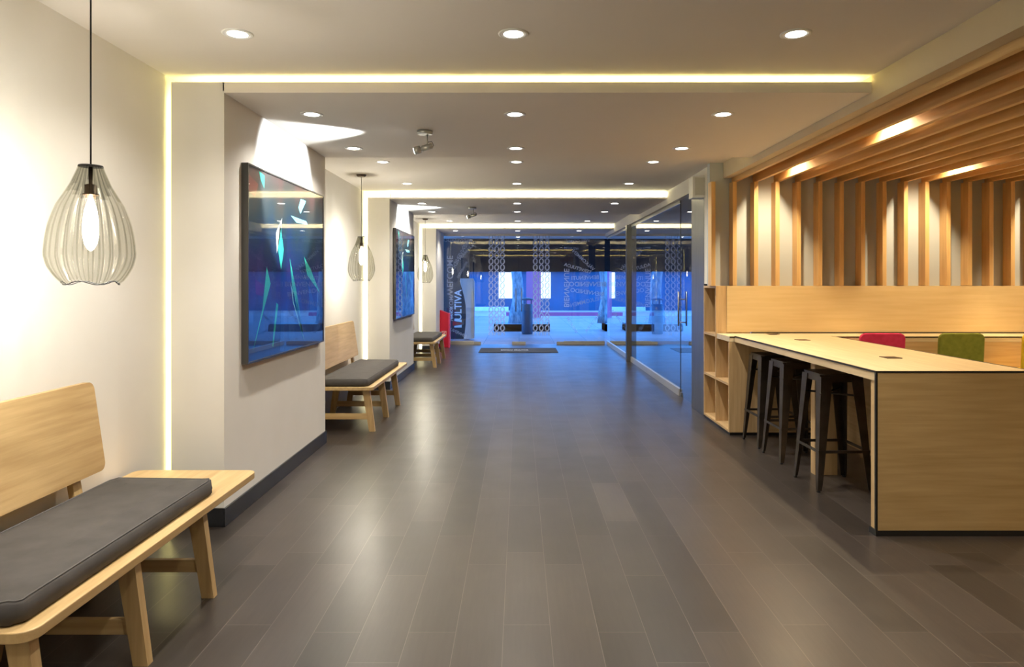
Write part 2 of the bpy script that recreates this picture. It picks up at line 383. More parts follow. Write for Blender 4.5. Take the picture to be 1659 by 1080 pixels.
# ================================================================== pendants
def pendant(x, y, z0, z1, label, canopy):
    t = thing('pendant_lamp', label, 'pendant lamp', (x, y, z0), 0, 'smoked glass pendant lamps over the benches')
    hgt = z1-z0
    prof = [(0,.043),(.045,.050),(.16,.072),(.25,.095),(.335,.119),(.42,.134),(.50,.1455),(.58,.153),(.66,.158),(.755,.161),(.85,.150),(.92,.133),(.97,.116),(1.0,.100)]
    def rad(q):
        for (a, ra), (b, rb) in zip(prof, prof[1:]):
            if a <= q <= b: return ra+(rb-ra)*(q-a)/(b-a)
        return prof[-1][1]
    fl = 26; n = fl*6; K = 30
    mb = MB(); rings = []
    for i in range(K+1):
        q = i/K; ring = []
        for k in range(n):
            a = 2*PI*k/n; r = rad(q)*(1+(0.010+0.014*q)*math.cos(fl*a))
            zz = hgt*(1-q)+0.014*max(0,(q-0.8)/0.2)*(1+math.cos(5*a+0.8))*0.5
            ring.append(mb.bm.verts.new((r*math.cos(a), r*math.sin(a), zz)))
        rings.append(ring)
    for i in range(K):
        for k in range(n):
            f = mb.bm.faces.new((rings[i][k], rings[i][(k+1)%n], rings[i+1][(k+1)%n], rings[i+1][k])); f.smooth = True
            f.material_index = (1 if (k % 6) == 3 else 0)+(2 if i < 3+6*random.Random(k//6).random() else 0)
    sh = mb.build('lamp_shade', [M['smoke'], M['smoke2'], M['smoke3'], M['smoke4']], t)
    so = sh.modifiers.new('thickness', 'SOLIDIFY'); so.thickness = 0.003; so.offset = -1
    rim = [(rad(1)*(1+.024*math.cos(fl*2*PI*k/156))*math.cos(2*PI*k/156), rad(1)*(1+.024*math.cos(fl*2*PI*k/156))*math.sin(2*PI*k/156), 0.014*(1+math.cos(5*2*PI*k/156+0.8))*.5) for k in range(156)]
    MB().tube(rim, 0.0022, 6, closed=True).build('rim', M['cord'], sh)
    MB().lathe([(0.012,hgt+0.002),(0.044,hgt),(0.046,hgt-0.006),(0.012,hgt-0.006)], 32).build('shade_cap', M['cord'], t)
    MB().tube([(0,0,hgt), (0,0,CZ-z0-0.005)], 0.0035, 8).build('cord', M['cord'], t)
    if canopy: MB().lathe([(0.06,CZ-z0),(0.06,CZ-z0-0.006),(0.045,CZ-z0-0.026)], 28).build('ceiling_canopy', M['bronze'], t)
    MB().lathe([(0.008,hgt-0.004),(0.008,hgt-0.075),(0.022,hgt-0.08),(0.023,hgt-0.115),(0.029,hgt-0.116),(0.029,hgt-0.121),(0.018,hgt-0.122),(0.018,hgt-0.134)], 24).build('lamp_holder', M['bronze'], t)
    zb = hgt-0.134
    bu = MB().lathe([(0.008,zb),(0.013,zb-0.015),(0.023,zb-0.05),(0.029,zb-0.10),(0.029,zb-0.15),(0.022,zb-0.185),(0.012,zb-0.205),(0.003,zb-0.213)], 24).build('bulb', M['bulb'], t)
    light('bulb_light', 'POINT', (x, y, z0+zb-0.12), P_BULB, (1.0,0.95,0.87), size=0.012)
    MB().tube([(0,0,zb-0.02),(0,0,zb-0.18)], 0.0055, 8).build('filament', M['filament'], bu)
pendant(fx(147,2.78), 2.78, fz(461,2.78), fz(268,2.78), 'large near smoked glass pendant lamp above the nearest bench', True)
pendant(fx(585.5,8.33), 8.33, fz(455,8.33), fz(383,8.33), 'smoked glass pendant lamp above the middle bench, between the two pictures', True)
pendant(fx(689,14.1), 14.1, fz(458,14.1), fz(413,14.1), 'small farthest smoked glass pendant lamp above the last bench', True)

# ================================================================== benches
def bench(y0, y1, c0, c1, b0, b1, legs, label, clabel):
    t = thing('wooden_bench', label, 'bench', (0, y0, 0), 0, 'oak benches along the left wall')
    Y = lambda v: v-y0
    XF, XB, Z = -1.505, -2.205, 0.47
    p = MB().prism(rrect(XB, XF, 0, y1-y0, 0.055, 6), 'Z', Z-0.036, Z).build('seat', BEN['Y'], t)
    bv = p.modifiers.new('b', 'BEVEL'); bv.width = 0.004; bv.segments = 2; bv.limit_method = 'ANGLE'
    # leaning backrest board with rounded corners
    zb, zt = 0.60, 1.045
    def lean(z, dx=0): return -2.105-0.065*(z-zb)/(zt-zb)+dx
    pts = rrect(Y(b0), Y(b1), zb, zt, 0.04, 6)
    MB().hexa([(lean(z), y, z) for y, z in pts], [(lean(z, -0.028), y, z) for y, z in pts]).build('backrest', BEN['Y'], t)
    for ly in (b0+0.22, b1-0.20):
        a = [( -2.135, Y(ly)-0.03, Z-0.005), (-2.105, Y(ly)-0.03, Z-0.005), (-2.105, Y(ly)+0.03, Z-0.005), (-2.135, Y(ly)+0.03, Z-0.005)]
        b = [( -2.205, Y(ly)-0.03, 0.90), (-2.178, Y(ly)-0.03, 0.90), (-2.178, Y(ly)+0.03, 0.90), (-2.205, Y(ly)+0.03, 0.90)]
        MB().hexa(a, b).build('back_post', BEN['Z'], t)
    for ly in legs:
        for xt, xb in ((-1.592, -1.528), (-2.08, -2.15)):
            yt = Y(ly)
            a = [(xb-0.030,yt-0.020,0),(xb+0.030,yt-0.020,0),(xb+0.030,yt+0.020,0),(xb-0.030,yt+0.020,0)]
            b = [(xt-0.038,yt-0.022,Z-0.036),(xt+0.038,yt-0.022,Z-0.036),(xt+0.038,yt+0.022,Z-0.036),(xt-0.038,yt+0.022,Z-0.036)]
            MB().hexa(a, b).build('leg', BEN['Z'], t)
        MB().box(-2.12, -1.555, Y(ly)-0.012, Y(ly)+0.012, 0.125, 0.185).build('stretcher', BEN['X'], t)
    # loose cushion
    cx0, cx1 = -2.09, -1.565
    n = 22
    def cushion():
        mb = MB()
        pr = rrect(cx0, cx1, 0, c1-c0, 0.05, 4)
        cx, cy = (cx0+cx1)/2, (c1-c0)/2
        rings = []
        for z, s in ((0.0,-0.010),(0.006,0.0),(0.035,0.004),(0.066,0.0),(0.074,-0.010),(0.080,-0.05),(0.084,-0.14)):
            ring = []
            for i, (x, y) in enumerate(pr):
                dx, dy = x-cx, y-cy; w = 0.004*math.sin(i*2.1+z*40)
                ring.append(mb.bm.verts.new((cx+dx*(1+(s+w)/0.27), cy+dy*(1+(s+w)/(c1-c0)*2), z+0.003*math.sin(i*1.3)*(z > 0.05))))
            rings.append(ring)
        m = len(pr)
        for A, B in zip(rings, rings[1:]):
            for k in range(m): mb.bm.faces.new((A[k],A[(k+1)%m],B[(k+1)%m],B[k])).smooth = True
        mb.bm.faces.new(rings[0][::-1]); mb.bm.faces.new(rings[-1]).smooth = True
        return mb, [v.co.copy() for v in rings[4]]
    mb, seam = cushion()
    ct = thing('seat_cushion', clabel, 'cushion', (0, c0, Z+0.001), 0, 'charcoal cushions on the benches')
    mb.build('pad', M['cushion'], ct)
    MB().tube(seam, 0.0035, 6, closed=True).build('piping', M['piping'], ct)
bench(2.10, 3.93, 2.13, 3.51, 2.13, 3.48, (2.18, 2.774, 3.368), 'large near oak bench with a leaning back board, under the nearest pendant lamp', 'charcoal fabric cushion on the nearest bench')
bench(7.02, 9.22, 7.05, 8.88, 7.05, 8.95, (7.11, 7.85, 8.62), 'oak bench with a leaning back board, under the middle pendant lamp', 'charcoal fabric cushion on the middle bench')
bench(12.28, 14.15, 12.31, 13.85, 12.31, 13.75, (12.40, 13.05, 13.90), 'farthest oak bench beside the red stand near the entrance', 'charcoal fabric cushion on the farthest bench')

# ================================================================== pictures
def shard_material(name, c): return mat(name, c, 0.5)
SH = [mat('ink_base', (0.03,0.05,0.11), 0.5), mat('ink_pale', (0.92,0.97,0.92), 0.5), mat('ink_teal', (0.05,0.62,0.50), 0.5),
      mat('ink_blue', (0.02,0.10,0.42), 0.5), mat('ink_red', (0.20,0.06,0.05), 0.5), mat('ink_cyan', (0.30,0.80,0.95), 0.5), mat('ink_violet', (0.10,0.02,0.22), 0.5)]
def print_mat():
    m = mat('abstract_print', (0.05,0.05,0.1), 0.5); b = m.node_tree.nodes['Principled BSDF']
    tc = N(m, 'ShaderNodeTexCoord'); sp = N(m, 'ShaderNodeSeparateXYZ'); L(m, tc.outputs['Object'], sp.inputs[0])
    ns = N(m, 'ShaderNodeTexNoise', Scale=2.4, Detail=5.0); mp = N(m, 'ShaderNodeMapping'); mp.inputs['Scale'].default_value = (1,1.6,0.8); mp.inputs['Rotation'].default_value=(0.3,0,0)
    L(m, tc.outputs['Object'], mp.inputs['Vector']); L(m, mp.outputs['Vector'], ns.inputs['Vector'])
    ma = N(m, 'ShaderNodeMath', operation='MULTIPLY_ADD'); ma.inputs[1].default_value = 0.9; L(m, ns.outputs['Fac'], ma.inputs[0]); L(m, sp.outputs['Z'], ma.inputs[2])
    r = N(m, 'ShaderNodeValToRGB'); cr = r.color_ramp
    cols = [(0.22,(0.03,0.01,0.05)),(0.34,(0.015,0.05,0.30)),(0.62,(0.01,0.10,0.55)),(0.80,(0.03,0.04,0.26)),(1.0,(0.01,0.055,0.13)),(1.25/1.9,(0.02,0.06,0.3))]
    cr.elements[0].position = 0.12; cr.elements[0].color = (0.05,0.015,0.05,1); cr.elements[1].position = 0.97; cr.elements[1].color = (0.12,0.06,0.055,1)
    for p, c in ((0.24,(0.01,0.05,0.26)),(0.38,(0.01,0.075,0.38)),(0.50,(0.035,0.02,0.15)),(0.60,(0.004,0.03,0.12)),(0.74,(0.012,0.04,0.06)),(0.86,(0.05,0.055,0.05))):
        e = cr.elements.new(p); e.color = (*c, 1)
    mr = N(m, 'ShaderNodeMath', operation='MULTIPLY'); mr.inputs[1].default_value = 0.52; L(m, ma.outputs[0], mr.inputs[0])
    L(m, mr.outputs[0], r.inputs['Fac']); L(m, r.outputs['Color'], b.inputs['Base Color']); return m
PM = print_mat()
def picture(dy, label):
    y0, y1, z0, z1 = 4.603, 6.394, 0.996, 2.357
    t = thing('framed_picture', label, 'picture', (PX, y0+dy, z0), 0, 'large framed abstract pictures on the piers')
    w, h, d = y1-y0, z1-z0, 0.046
    e = 0.012
    MB().box(0, d, 0, e, 0, h).box(0, d, w-e, w, 0, h).box(0, d, e, w-e, 0, e).box(0, d, e, w-e, h-e, h).build('frame', M['frame'], t)
    mb = MB().box(0.001, d-0.012, e, w-e, e, h-e)
    def P(zx, zy):
        px, py = 380+zx/2.92, 240+zy/2.92; Y = 1.827*F/(841-px); return (min(max(Y-y0, 0.02), w-0.02), min(max(fz(py, Y)-z0, 0.02), h-0.02))
    shards = [(1,[(232,330),(222,420),(207,498),(203,400)]),(2,[(222,350),(240,480),(227,575),(212,470)]),(5,[(272,318),(345,345),(352,362),(300,352)]),
      (2,[(335,512),(365,570),(410,685),(350,600)]),(2,[(268,520),(300,680),(335,910),(285,720)]),(1,[(296,700),(318,800),(335,908),(308,800)]),
      (5,[(272,640),(290,700),(318,850),(283,730)]),(2,[(160,560),(178,640),(95,960),(140,760)]),(2,[(205,730),(214,740),(190,940),(186,935)]),(5,[(320,240),(345,250),(318,310),(308,280)]),
      (2,[(122,90),(150,130),(148,190),(132,150)]),(3,[(225,780),(245,780),(240,960),(222,960)]),(3,[(355,640),(375,700),(395,830),(362,760)]),(6,[(105,620),(150,650),(140,700),(108,690)]),
      (3,[(260,800),(292,790),(290,900),(265,910)]),(4,[(72,120),(120,170),(105,230),(75,200)])]
    for m_, q in shards:
        mb.mi = m_
        a = [P(*s) for s in q]; mb.hexa([(d-0.0125, y, z) for y, z in a], [(d-0.0112, y, z) for y, z in a])
    mb.build('print', [PM]+SH[1:], t)
    MB().box(d-0.008, d-0.004, e+0.0005, w-e-0.0005, e+0.0005, h-e-0.0005).build('glazing', M['picglass'], t)
picture(0, 'large black-framed dark blue abstract picture on the nearest pier')
picture(PER, 'black-framed abstract picture on the farther pier beside the middle pendant')

# ================================================================== track spots on the lowered panels
def spot(x, y, label, on):
    t = thing('ceiling_spotlight', label, 'spotlight', (x, y, SZ), 0, 'swivel spotlights on the lowered panels')
    MB().lathe([(0.062,0),(0.062,-0.022),(0.056,-0.030)], 28).build('ceiling_plate', M['nickel'], t)
    MB().tube([(0.02,0,-0.028),(0.02,0,-0.125)], 0.006, 10).build('stem', M['nickel'], t)
    d = Vector((-1, 0.10, -0.28)).normalized(); c = Vector((0.0,0,-0.135))
    MB().tube([c-d*0.065, c-d*0.060, c+d*0.02, c+d*0.025, c+d*0.035, c+d*0.037, c+d*0.085, c+d*0.087], [0.012,0.022,0.024,0.015,0.015,0.030,0.033,0.026], 18).build('lamp_head', M['nickel'], t)
    MB().tube([(0.02,0,-0.09),(0.055,0,-0.085),(0.07,0,-0.115),(0.06,0.0,-0.14)], 0.003, 6).build('cable', M['cord'], t)
    e = c+d*0.0875
    MB().tube([e, e+d*0.001], 0.026, 18).build('lens', M['lens'], t)
    ax = Vector((-1, 0.05, -0.22)).normalized()
    light('spot_beam', 'SPOT', (x+e.x-0.01, y+e.y, SZ+e.z), on, (0.90,0.97,1.0), ax.to_track_quat('-Z', 'Y').to_euler(), 0.015, math.radians(68), 0.25)
spot(-0.75, 5.43, 'satin nickel swivel spotlight near the first picture, on the first lowered panel', 120)
spot(-0.75, 5.43+PER, 'small swivel spotlight on the second lowered panel, near the second picture', 120)

# ================================================================== wooden zone: slats
gs = 'upright oak slats on the grey wall'
words = ['first','second','third','fourth','fifth','sixth','seventh','eighth','ninth','tenth','eleventh','twelfth','thirteenth','fourteenth','fifteenth','sixteenth','seventeenth','eighteenth','nineteenth']
first = None
for k in range(16):
    lab = 'upright oak slat on the grey wall, %s from the left end' % words[k]
    if first is None:
        first = MB().box(-0.0225, 0.0225, -0.13, -0.002, 0, 1.125, 0.002, 1).build('wall_slat', SLT['Z'], loc=(2.098, 7.5, 1.512)); tag(first, lab, 'slat', gs)
    else:
        o = first.copy(); C.objects.link(o); o.location.x = 2.098+0.231*k; o['label'] = lab
first = None
for k in range(15):
    lab = 'long oak ceiling slat running into the room, %s from the beige beam' % words[k]
    if first is None:
        first = MB().box(-0.02, 0.02, BY+0.02, 7.49, 0, 0.135, 0.002, 1).build('ceiling_slat', SLT['Y'], loc=(2.352, 0, 2.64)); tag(first, lab, 'slat', 'oak slats under the ceiling')
    else:
        o = first.copy(); C.objects.link(o); o.location.x = 2.352+0.231*k; o['label'] = lab
wl = None
for x in (2.703, 4.315, 5.702):
    for y in (5.1, 6.85, 3.3, 1.4, -0.5):
        seen = {(2.703,5.1):'nearer of the two by the beige beam', (2.703,6.85):'farther of the two by the beige beam', (4.315,6.85):'right-hand one near the upright slats'}
        if (x, y) in seen:
            lab = 'recessed warm downlight above the ceiling slats, ' + seen[(x, y)]
            if wl is None: wl = downlight_proto((x, y, 2.834), lab, M['lensw'], 'warm downlights between the slats')
            else: dup(wl, (x, y, 2.834), lab)
        light('slat_beam', 'SPOT', (x, y, 2.81), P_WOOD*(1.0 if y > 4 else 0.34), C_WOOD, (0,0,0), 0.03, math.radians(150), 0.8)  # beams without a fixture continue the rows unseen, added for their light

# ================================================================== shelf unit, counter, panel
sx0, sx1 = 2.125, 2.50
t = thing('shelf_unit', 'open oak cubby shelf unit between the steel post and the bar table', 'shelf', (sx0, 6.91, 0))
d = sx1-sx0; th = 0.024
def sb(mb, y0, y1, z0, z1, x0=0, x1=d): return mb.box(x0, x1, y0, y1, z0, z1, 0.001, 1)
for y0, y1, z0, z1 in ((0, th, 0.03, 0.94), (0.463, 0.463+th, 0.03, 0.94), (0.95-th, 0.95, 0.03, 1.51), (0.463, 0.463+th, 0.94, 1.51)):
    sb(MB(), y0, y1, z0, z1).build('upright_panel', OAK['Z'], t)
for y0, y1, z0 in ((th, 0.463, 0.03), (0.463+th, 0.95-th, 0.03), (th, 0.463, 0.50), (0.463+th, 0.95-th, 0.50), (0.463+th, 0.95-th, 0.96), (0.463+th, 0.95-th, 1.51-th)):
    sb(MB(), y0, y1, z0, z0+th).build('shelf_board', OAK['Y'], t)
MB().box(d-0.012, d, th, 0.95-th, 0.055, 0.94).build('back_panel', OAK['Y'], t)
MB().box(0.01, d, 0.01, 0.94, 0, 0.03).build('plinth', M['black'], t)
# back counter cabinet
t = thing('back_counter', 'long oak counter along the wall under the wooden splash panel', 'counter', (2.13, 6.91, 0))
XE = RX-2.13-0.01
MB().box(0.372, XE, 0.0, 0.024, 0.03, 0.515).box(0.372, XE, 0, 0.024, 0.53, 0.945).build('front_panel', OAK['X'], t)
MB().box(0.372, XE, 0.006, 0.024, 0.515, 0.53).build('joint_strip', M['black'], t)
MB().box(0.372, XE, 0.02, 0.40, 0, 0.03).build('plinth', M['black'], t)
MB().box(0.0, XE, 0.0, 0.446, 0.947, 1.0).build('worktop', wood('pale_oak_top', (0.60,0.47,0.27), (0.74,0.60,0.38), 'X', 0.35), t)
MB().box(0.0, XE, -0.004, 0, 0.990, 1.001).box(0.37, XE, 0.438, 0.446, 1.0, 1.012).build('edge_strip', M['black'], t)
struct(MB().box(2.24, RX-0.01, 7.362, 7.498, 1.012, 1.51).build('trim_11', wood('splash_oak', (0.62,0.45,0.22), (0.68,0.51,0.27), 'X', 0.4)), 'oak splash panel under the upright slats', 'panel')

# ================================================================== bar table
TX0, TX1, TY0, TY1, TZ = 2.18, 3.16, 4.17, 6.90, 1.007
t = thing('bar_table', 'long oak bar table with a full-width end panel and black edge lines', 'table', (TX0, TY0, 0))
w, l = TX1-TX0, TY1-TY0
TOPM = wood('table_top_oak', (0.58,0.43,0.235), (0.72,0.56,0.34), 'Y', 0.35)
MB().box(0, w, 0.001, l, TZ-0.060, TZ-0.001).build('tabletop', TOPM, t)
MB().box(-0.002, w+0.002, -0.002, 0.004, 0.035, TZ-0.006).build('panel_veneer', wood('end_veneer', (0.37,0.245,0.10), (0.46,0.32,0.145), 'X', 0.45), t)
MB().box(0.008, w-0.002, 0.004, 0.075, 0.03, TZ-0.060).build('end_panel', OAK['Z'], t)
mb = MB().box(-0.004, w+0.004, -0.004, 0.006, TZ-0.010, TZ+0.001).box(-0.004, 0.006, 0.006, l, TZ-0.010, TZ+0.001).box(w-0.006, w+0.004, 0.006, l, TZ-0.010, TZ+0.001)
mb.box(-0.004, 0.008, -0.004, 0.010, 0.0, TZ-0.010)
mb.build('edge_strip', M['black'], t)
MB().box(-0.003, w, -0.003, 0.078, 0, 0.034).build('plinth', M['black'], t)
MB().box(w-0.12, w-0.095, 0.08, l, 0.05, TZ-0.06).build('modesty_panel', OAK['Y'], t)
MB().box(0.20, 0.38, 1.32, 1.40, 0.0, TZ-0.06).build('support_post', OAK['Z'], t)
for px, py in ((1252,540.5),(1300,550.5),(1443,579)):
    Y = (H-TZ)*F/(py-457); X = fx(px, Y)
    o = MB().box(-0.055, 0.055, -0.055, 0.055, 0, 0.004, 0.001, 1).build('cable_flap', M['bronze'], t, (X-TX0, Y-TY0, TZ-0.0005))

# ================================================================== stools
def stool(x, y, rz, label, first=None):
    if first: return None
    t = thing('bar_stool', label, 'stool', (x, y, 0), rz, 'gunmetal stools under the bar table')
    Z = 0.865
    p = MB().prism(rrect(-0.155, 0.155, -0.155, 0.155, 0.04, 5), 'Z', Z-0.008, Z).build('seat', M['gun'], t)
    mb = MB()
    for a in range(4):
        R = Matrix.Rotation(a*PI/2, 4, 'Z')
        pa = [R @ Vector(v) for v in ((-0.13,-0.155,Z-0.06),(0.13,-0.155,Z-0.06),(0.13,-0.150,Z-0.06),(-0.13,-0.150,Z-0.06))]
        pb = [R @ Vector(v) for v in ((-0.13,-0.153,Z-0.009),(0.13,-0.153,Z-0.009),(0.13,-0.148,Z-0.009),(-0.13,-0.148,Z-0.009))]
        mb.hexa(pa, pb)
    mb.build('seat_apron', M['gun'], t)
    for sx in (-1, 1):
        for sy in (-1, 1):
            mb = MB()
            def sec(c, wd, z):
                cx, cy = sx*c, sy*c; k = 0.006
                pts = [(cx,cy),(cx-sx*wd,cy),(cx-sx*wd,cy-sy*k),(cx-sx*k,cy-sy*k),(cx-sx*k,cy-sy*wd),(cx,cy-sy*wd)]
                return [(x_, y_, z) for x_, y_ in pts]
            mb.hexa(sec(0.206, 0.030, 0.012), sec(0.202, 0.040, 0.10)); mb.hexa(sec(0.202, 0.040, 0.10), sec(0.158, 0.088, Z-0.02))
            lg = mb.build('leg', M['gun'], t)
            MB().box(sx*0.207-0.02*(sx > 0), sx*0.207+0.02*(sx < 0), sy*0.207-0.02*(sy > 0), sy*0.207+0.02*(sy < 0), 0, 0.012).build('rubber_foot', M['cord'], lg)
    c = 0.188
    for a, b in (((-c,-c),(c,-c)),((c,-c),(c,c)),((c,c),(-c,c)),((-c,c),(-c,-c))):
        MB().box(min(a[0],b[0])-0.005, max(a[0],b[0])+0.005, min(a[1],b[1])-0.005, max(a[1],b[1])+0.005, 0.285, 0.305).build('foot_rail', M['gun'], t)
    MB().tube([(-0.165,-0.165,0.72),(0.165,0.165,0.72)], 0.008, 8).tube([(-0.165,0.165,0.70),(0.165,-0.165,0.70)], 0.008, 8).build('cross_brace', M['gun'], t)
    return t
st = stool(2.40, 5.24, 0.03, 'nearest gunmetal bar stool pushed under the table by the end panel')
dup(st, (2.425, 6.02, 0), 'middle gunmetal bar stool of the three under the table')
dup(st, (2.425, 6.56, 0), 'farthest gunmetal bar stool under the table, beside the cubby shelves')

# ================================================================== upholstered chairs behind the table
def chair(x, y, m, label):
    t = thing('upholstered_chair', label, 'chair', (x, y, 0), 0, 'bright upholstered chairs behind the bar table')
    Z = 0.66
    w_ = 0.215
    MB().box(-0.21, 0.21, -0.19, 0.20, Z-0.035, Z+0.035, 0.03, 4).build('seat', m, t)
    pts = rrect(-w_, w_, 0, 0.44, 0.055, 5)
    mb = MB(); mb.hexa([(px_, -0.235-0.03*pz/0.44, Z-0.03+pz) for px_, pz in pts], [(px_*0.985, -0.195-0.03*pz/0.44, Z-0.03+pz) for px_, pz in pts])
    b = mb.build('backrest', m, t); bv = b.modifiers.new('b', 'BEVEL'); bv.width = 0.012; bv.segments = 3; bv.limit_method = 'ANGLE'
    for sx in (-1, 1):
        for sy in (-1, 1):
            MB().tube([(sx*0.20, sy*0.19, 0), (sx*0.165, sy*0.155, Z-0.035)], 0.011, 10).build('leg', M['black'], t)
    MB().tube([(-0.19,-0.18,0.25),(0.19,-0.18,0.25),(0.19,0.18,0.25),(-0.19,0.18,0.25)], 0.007, 8, closed=True).build('foot_ring', M['black'], t)
chair(fx(1428,6.45), 6.68, M['magenta'], 'magenta upholstered chair behind the bar table, left of the green one')
chair(fx(1556,6.45), 6.68, M['green'], 'olive green upholstered chair behind the bar table')
chair(fx(1692,6.45), 6.68, M['yellow'], 'yellow upholstered chair at the right edge of the view')

# ================================================================== glass partition on the right
def gpane(mb, x0, x1, y0, y1, z0, z1): return mb.box(x0, x1, y0, y1, z0, z1)
struct(MB().box(GX-0.02, GX+0.16, 7.90, 8.47, 0, 2.669).build('trim_12', M['dsteel']), 'wide dark steel post between the glass door and the shelves', 'post')
struct(MB().box(GX-0.02, GX+0.14, 7.612, 7.89, 1.53, 2.669).build('trim_13', M['plaster']), 'short pier above the shelves', 'wall')
# hinged glass door
dr = bpy.data.objects.new('door_3', None); C.objects.link(dr); dr.location = (GX+0.04, 8.48, 0); struct(dr, 'frameless glass door beside the dark steel post', 'door')
MB().box(-0.005, 0.005, 0, 0.80, 0.01, 2.66).build('glass_pane', M['pglass'], dr)
mb = MB()
for hx in (-0.055, 0.055):
    mb.tube([(hx,0.70,fz(524,9.2)-0.03),(hx,0.70,fz(478,9.2)+0.05)], 0.012, 12)
for hz in (1.01, 1.32): mb.tube([(-0.055,0.70,hz),(0.055,0.70,hz)], 0.008, 10)
mb.build('pull_handle', M['steel'], dr)
MB().box(-0.015, 0.015, 0.72, 0.80, 0.0, 0.06).box(-0.015, 0.015, 0.0, 0.10, 0.0, 0.06).build('patch_fitting', M['steel'], dr)
MB().box(-0.008, 0.008, 0.802, 0.812, 0.01, 2.66).build('edge_seal', M['black'], dr)
def win(n, y0, y1, lab):
    wn = bpy.data.objects.new('window_%d' % n, None); C.objects.link(wn); wn.location = (GX+0.04, y0, 0); struct(wn, lab, 'window')
    MB().box(-0.005, 0.005, 0, y1-y0, 0.10, 2.67).build('glass_pane', M['pglass'], wn)
    MB().box(-0.025, 0.025, 0, y1-y0, 0.0, 0.10, 0.003, 1).build('bottom_rail', M['rail'], wn)
    MB().box(-0.012, 0.012, 0, y1-y0, 2.62, 2.669).build('top_rail', M['rail'], wn)
win(4, 9.30, 13.33, 'large fixed pane of the glass partition')
struct(MB().box(GX-0.06, GX+0.04, 13.34, 13.46, 0, 2.669).build('trim_14', M['dsteel']), 'steel mullion post in the glass partition', 'post')
win(5, 13.47, GY-0.02, 'far fixed pane of the glass partition next to the storefront')
# wall speaker
sp = thing('wall_speaker', 'small white loudspeaker on the header above the glass door', 'speaker', (GX-0.05, 7.95, 2.655))
MB().prism([(-0.11,-0.13),(0.09,-0.13),(0.11,0.0),(0.09,0.13),(-0.11,0.11)], 'Y', -0.09, 0.09).build('cabinet', M['white'], sp)
MB().box(-0.085, 0.075, -0.096, -0.0895, -0.105, 0.10, 0.003, 1).build('grille', mat('speaker_grille', (0.60,0.58,0.52), 0.8), sp)
MB().box(-0.02, 0.02, 0.085, 0.12, -0.04, 0.04).build('bracket', M['white'], sp)

# ================================================================== storefront
def text_bm(mb, s, cx, cz, size_len, th, mirror=True, Y=0.0, depth=0.0012, bold=0.0, hgt=None):
    cu = bpy.data.curves.new('t', 'FONT'); cu.body = s; cu.align_x = 'CENTER'; cu.align_y = 'CENTER'; cu.offset = bold; cu.resolution_u = 3
    o = bpy.data.objects.new('t', cu); C.objects.link(o)
    dg = bpy.context.evaluated_depsgraph_get(); me = bpy.data.meshes.new_from_object(o.evaluated_get(dg))
    xs = [v.co.x for v in me.vertices]; ys = [v.co.y for v in me.vertices]
    sc = size_len/(max(xs)-min(xs)); sy = sc if hgt is None else hgt/(max(ys)-min(ys))
    mx, my = (max(xs)+min(xs))/2, (max(ys)+min(ys))/2
    c, sn = math.cos(th), math.sin(th)
    vs = []
    for v in me.vertices:
        x, y = (v.co.x-mx)*sc, (v.co.y-my)*sy
        X, Z = x*c-y*sn, x*sn+y*c
        vs.append(mb.bm.verts.new((cx+(-X if mirror else X), Y, cz+Z)))
    fs = []
    for p in me.polygons:
        try: fs.append(mb.bm.faces.new([vs[i] for i in p.vertices]))
        except ValueError: pass
    for f in fs: f.material_index = mb.mi
    r = bmesh.ops.extrude_face_region(mb.bm, geom=fs)
    for g in r['geom']:
        if isinstance(g, bmesh.types.BMVert): g.co.y += depth
    bpy.data.objects.remove(o); bpy.data.meshes.remove(me)
PXM = GY/F
def sfpane(name, lab, x0, x1, rail=True):
    wn = bpy.data.objects.new(name, None); C.objects.link(wn); wn.location = (x0, GY, 0); struct(wn, lab, 'door' if name[0] == 'd' else 'window')
    MB().box(0.002, x1-x0-0.002, -0.005, 0.005, 0.09 if rail else 0.015, 2.70).build('glass_pane', M['glass'], wn)
    if rail: MB().box(0.0, x1-x0, -0.03, 0.03, 0, 0.09, 0.003, 1).build('bottom_rail', M['rail'], wn)
    return wn
xa, xb, xc, xd = fx(723,GY)-0.25, fx(768,GY), fx(840.5,GY), fx(913,GY)
wL = sfpane('window_1', 'left fixed storefront pane with welcome lettering', WL+0.38, xb)
dL = sfpane('door_1', 'left leaf of the frameless glass entrance doors', xb, xc, False)
dR = sfpane('door_2', 'right leaf of the frameless glass entrance doors', xc, xd, False)
wR = sfpane('window_2', 'right fixed storefront pane with welcome lettering', xd, GX-0.03)
wS = sfpane('window_3', 'storefront pane behind the glass partition', GX+0.10, RX)
struct(MB().box(WL, RX, GY+0.012, GY+0.085, 2.70, CZ).build('trim_15', M['ceil']), 'head above the storefront glass', 'lintel')
for dd, wd, hx in ((dL, xc-xb, xc-xb-0.07), (dR, xd-xc, 0.07)):
    MB().box(0.002, 0.17, -0.02, 0.02, 0.0, 0.075, 0.002, 1).box(wd-0.17, wd-0.002, -0.02, 0.02, 0.0, 0.075, 0.002, 1).build('patch_fitting', M['rail'], dd)
    mb = MB()
    for yy in (-0.05, 0.05): mb.tube([(hx,yy,0.82),(hx,yy,1.40)], 0.012, 10)
    for zz in (0.90, 1.32): mb.tube([(hx,-0.05,zz),(hx,0.05,zz)], 0.008, 8)
    mb.build('pull_handle', M['steel'], dd)
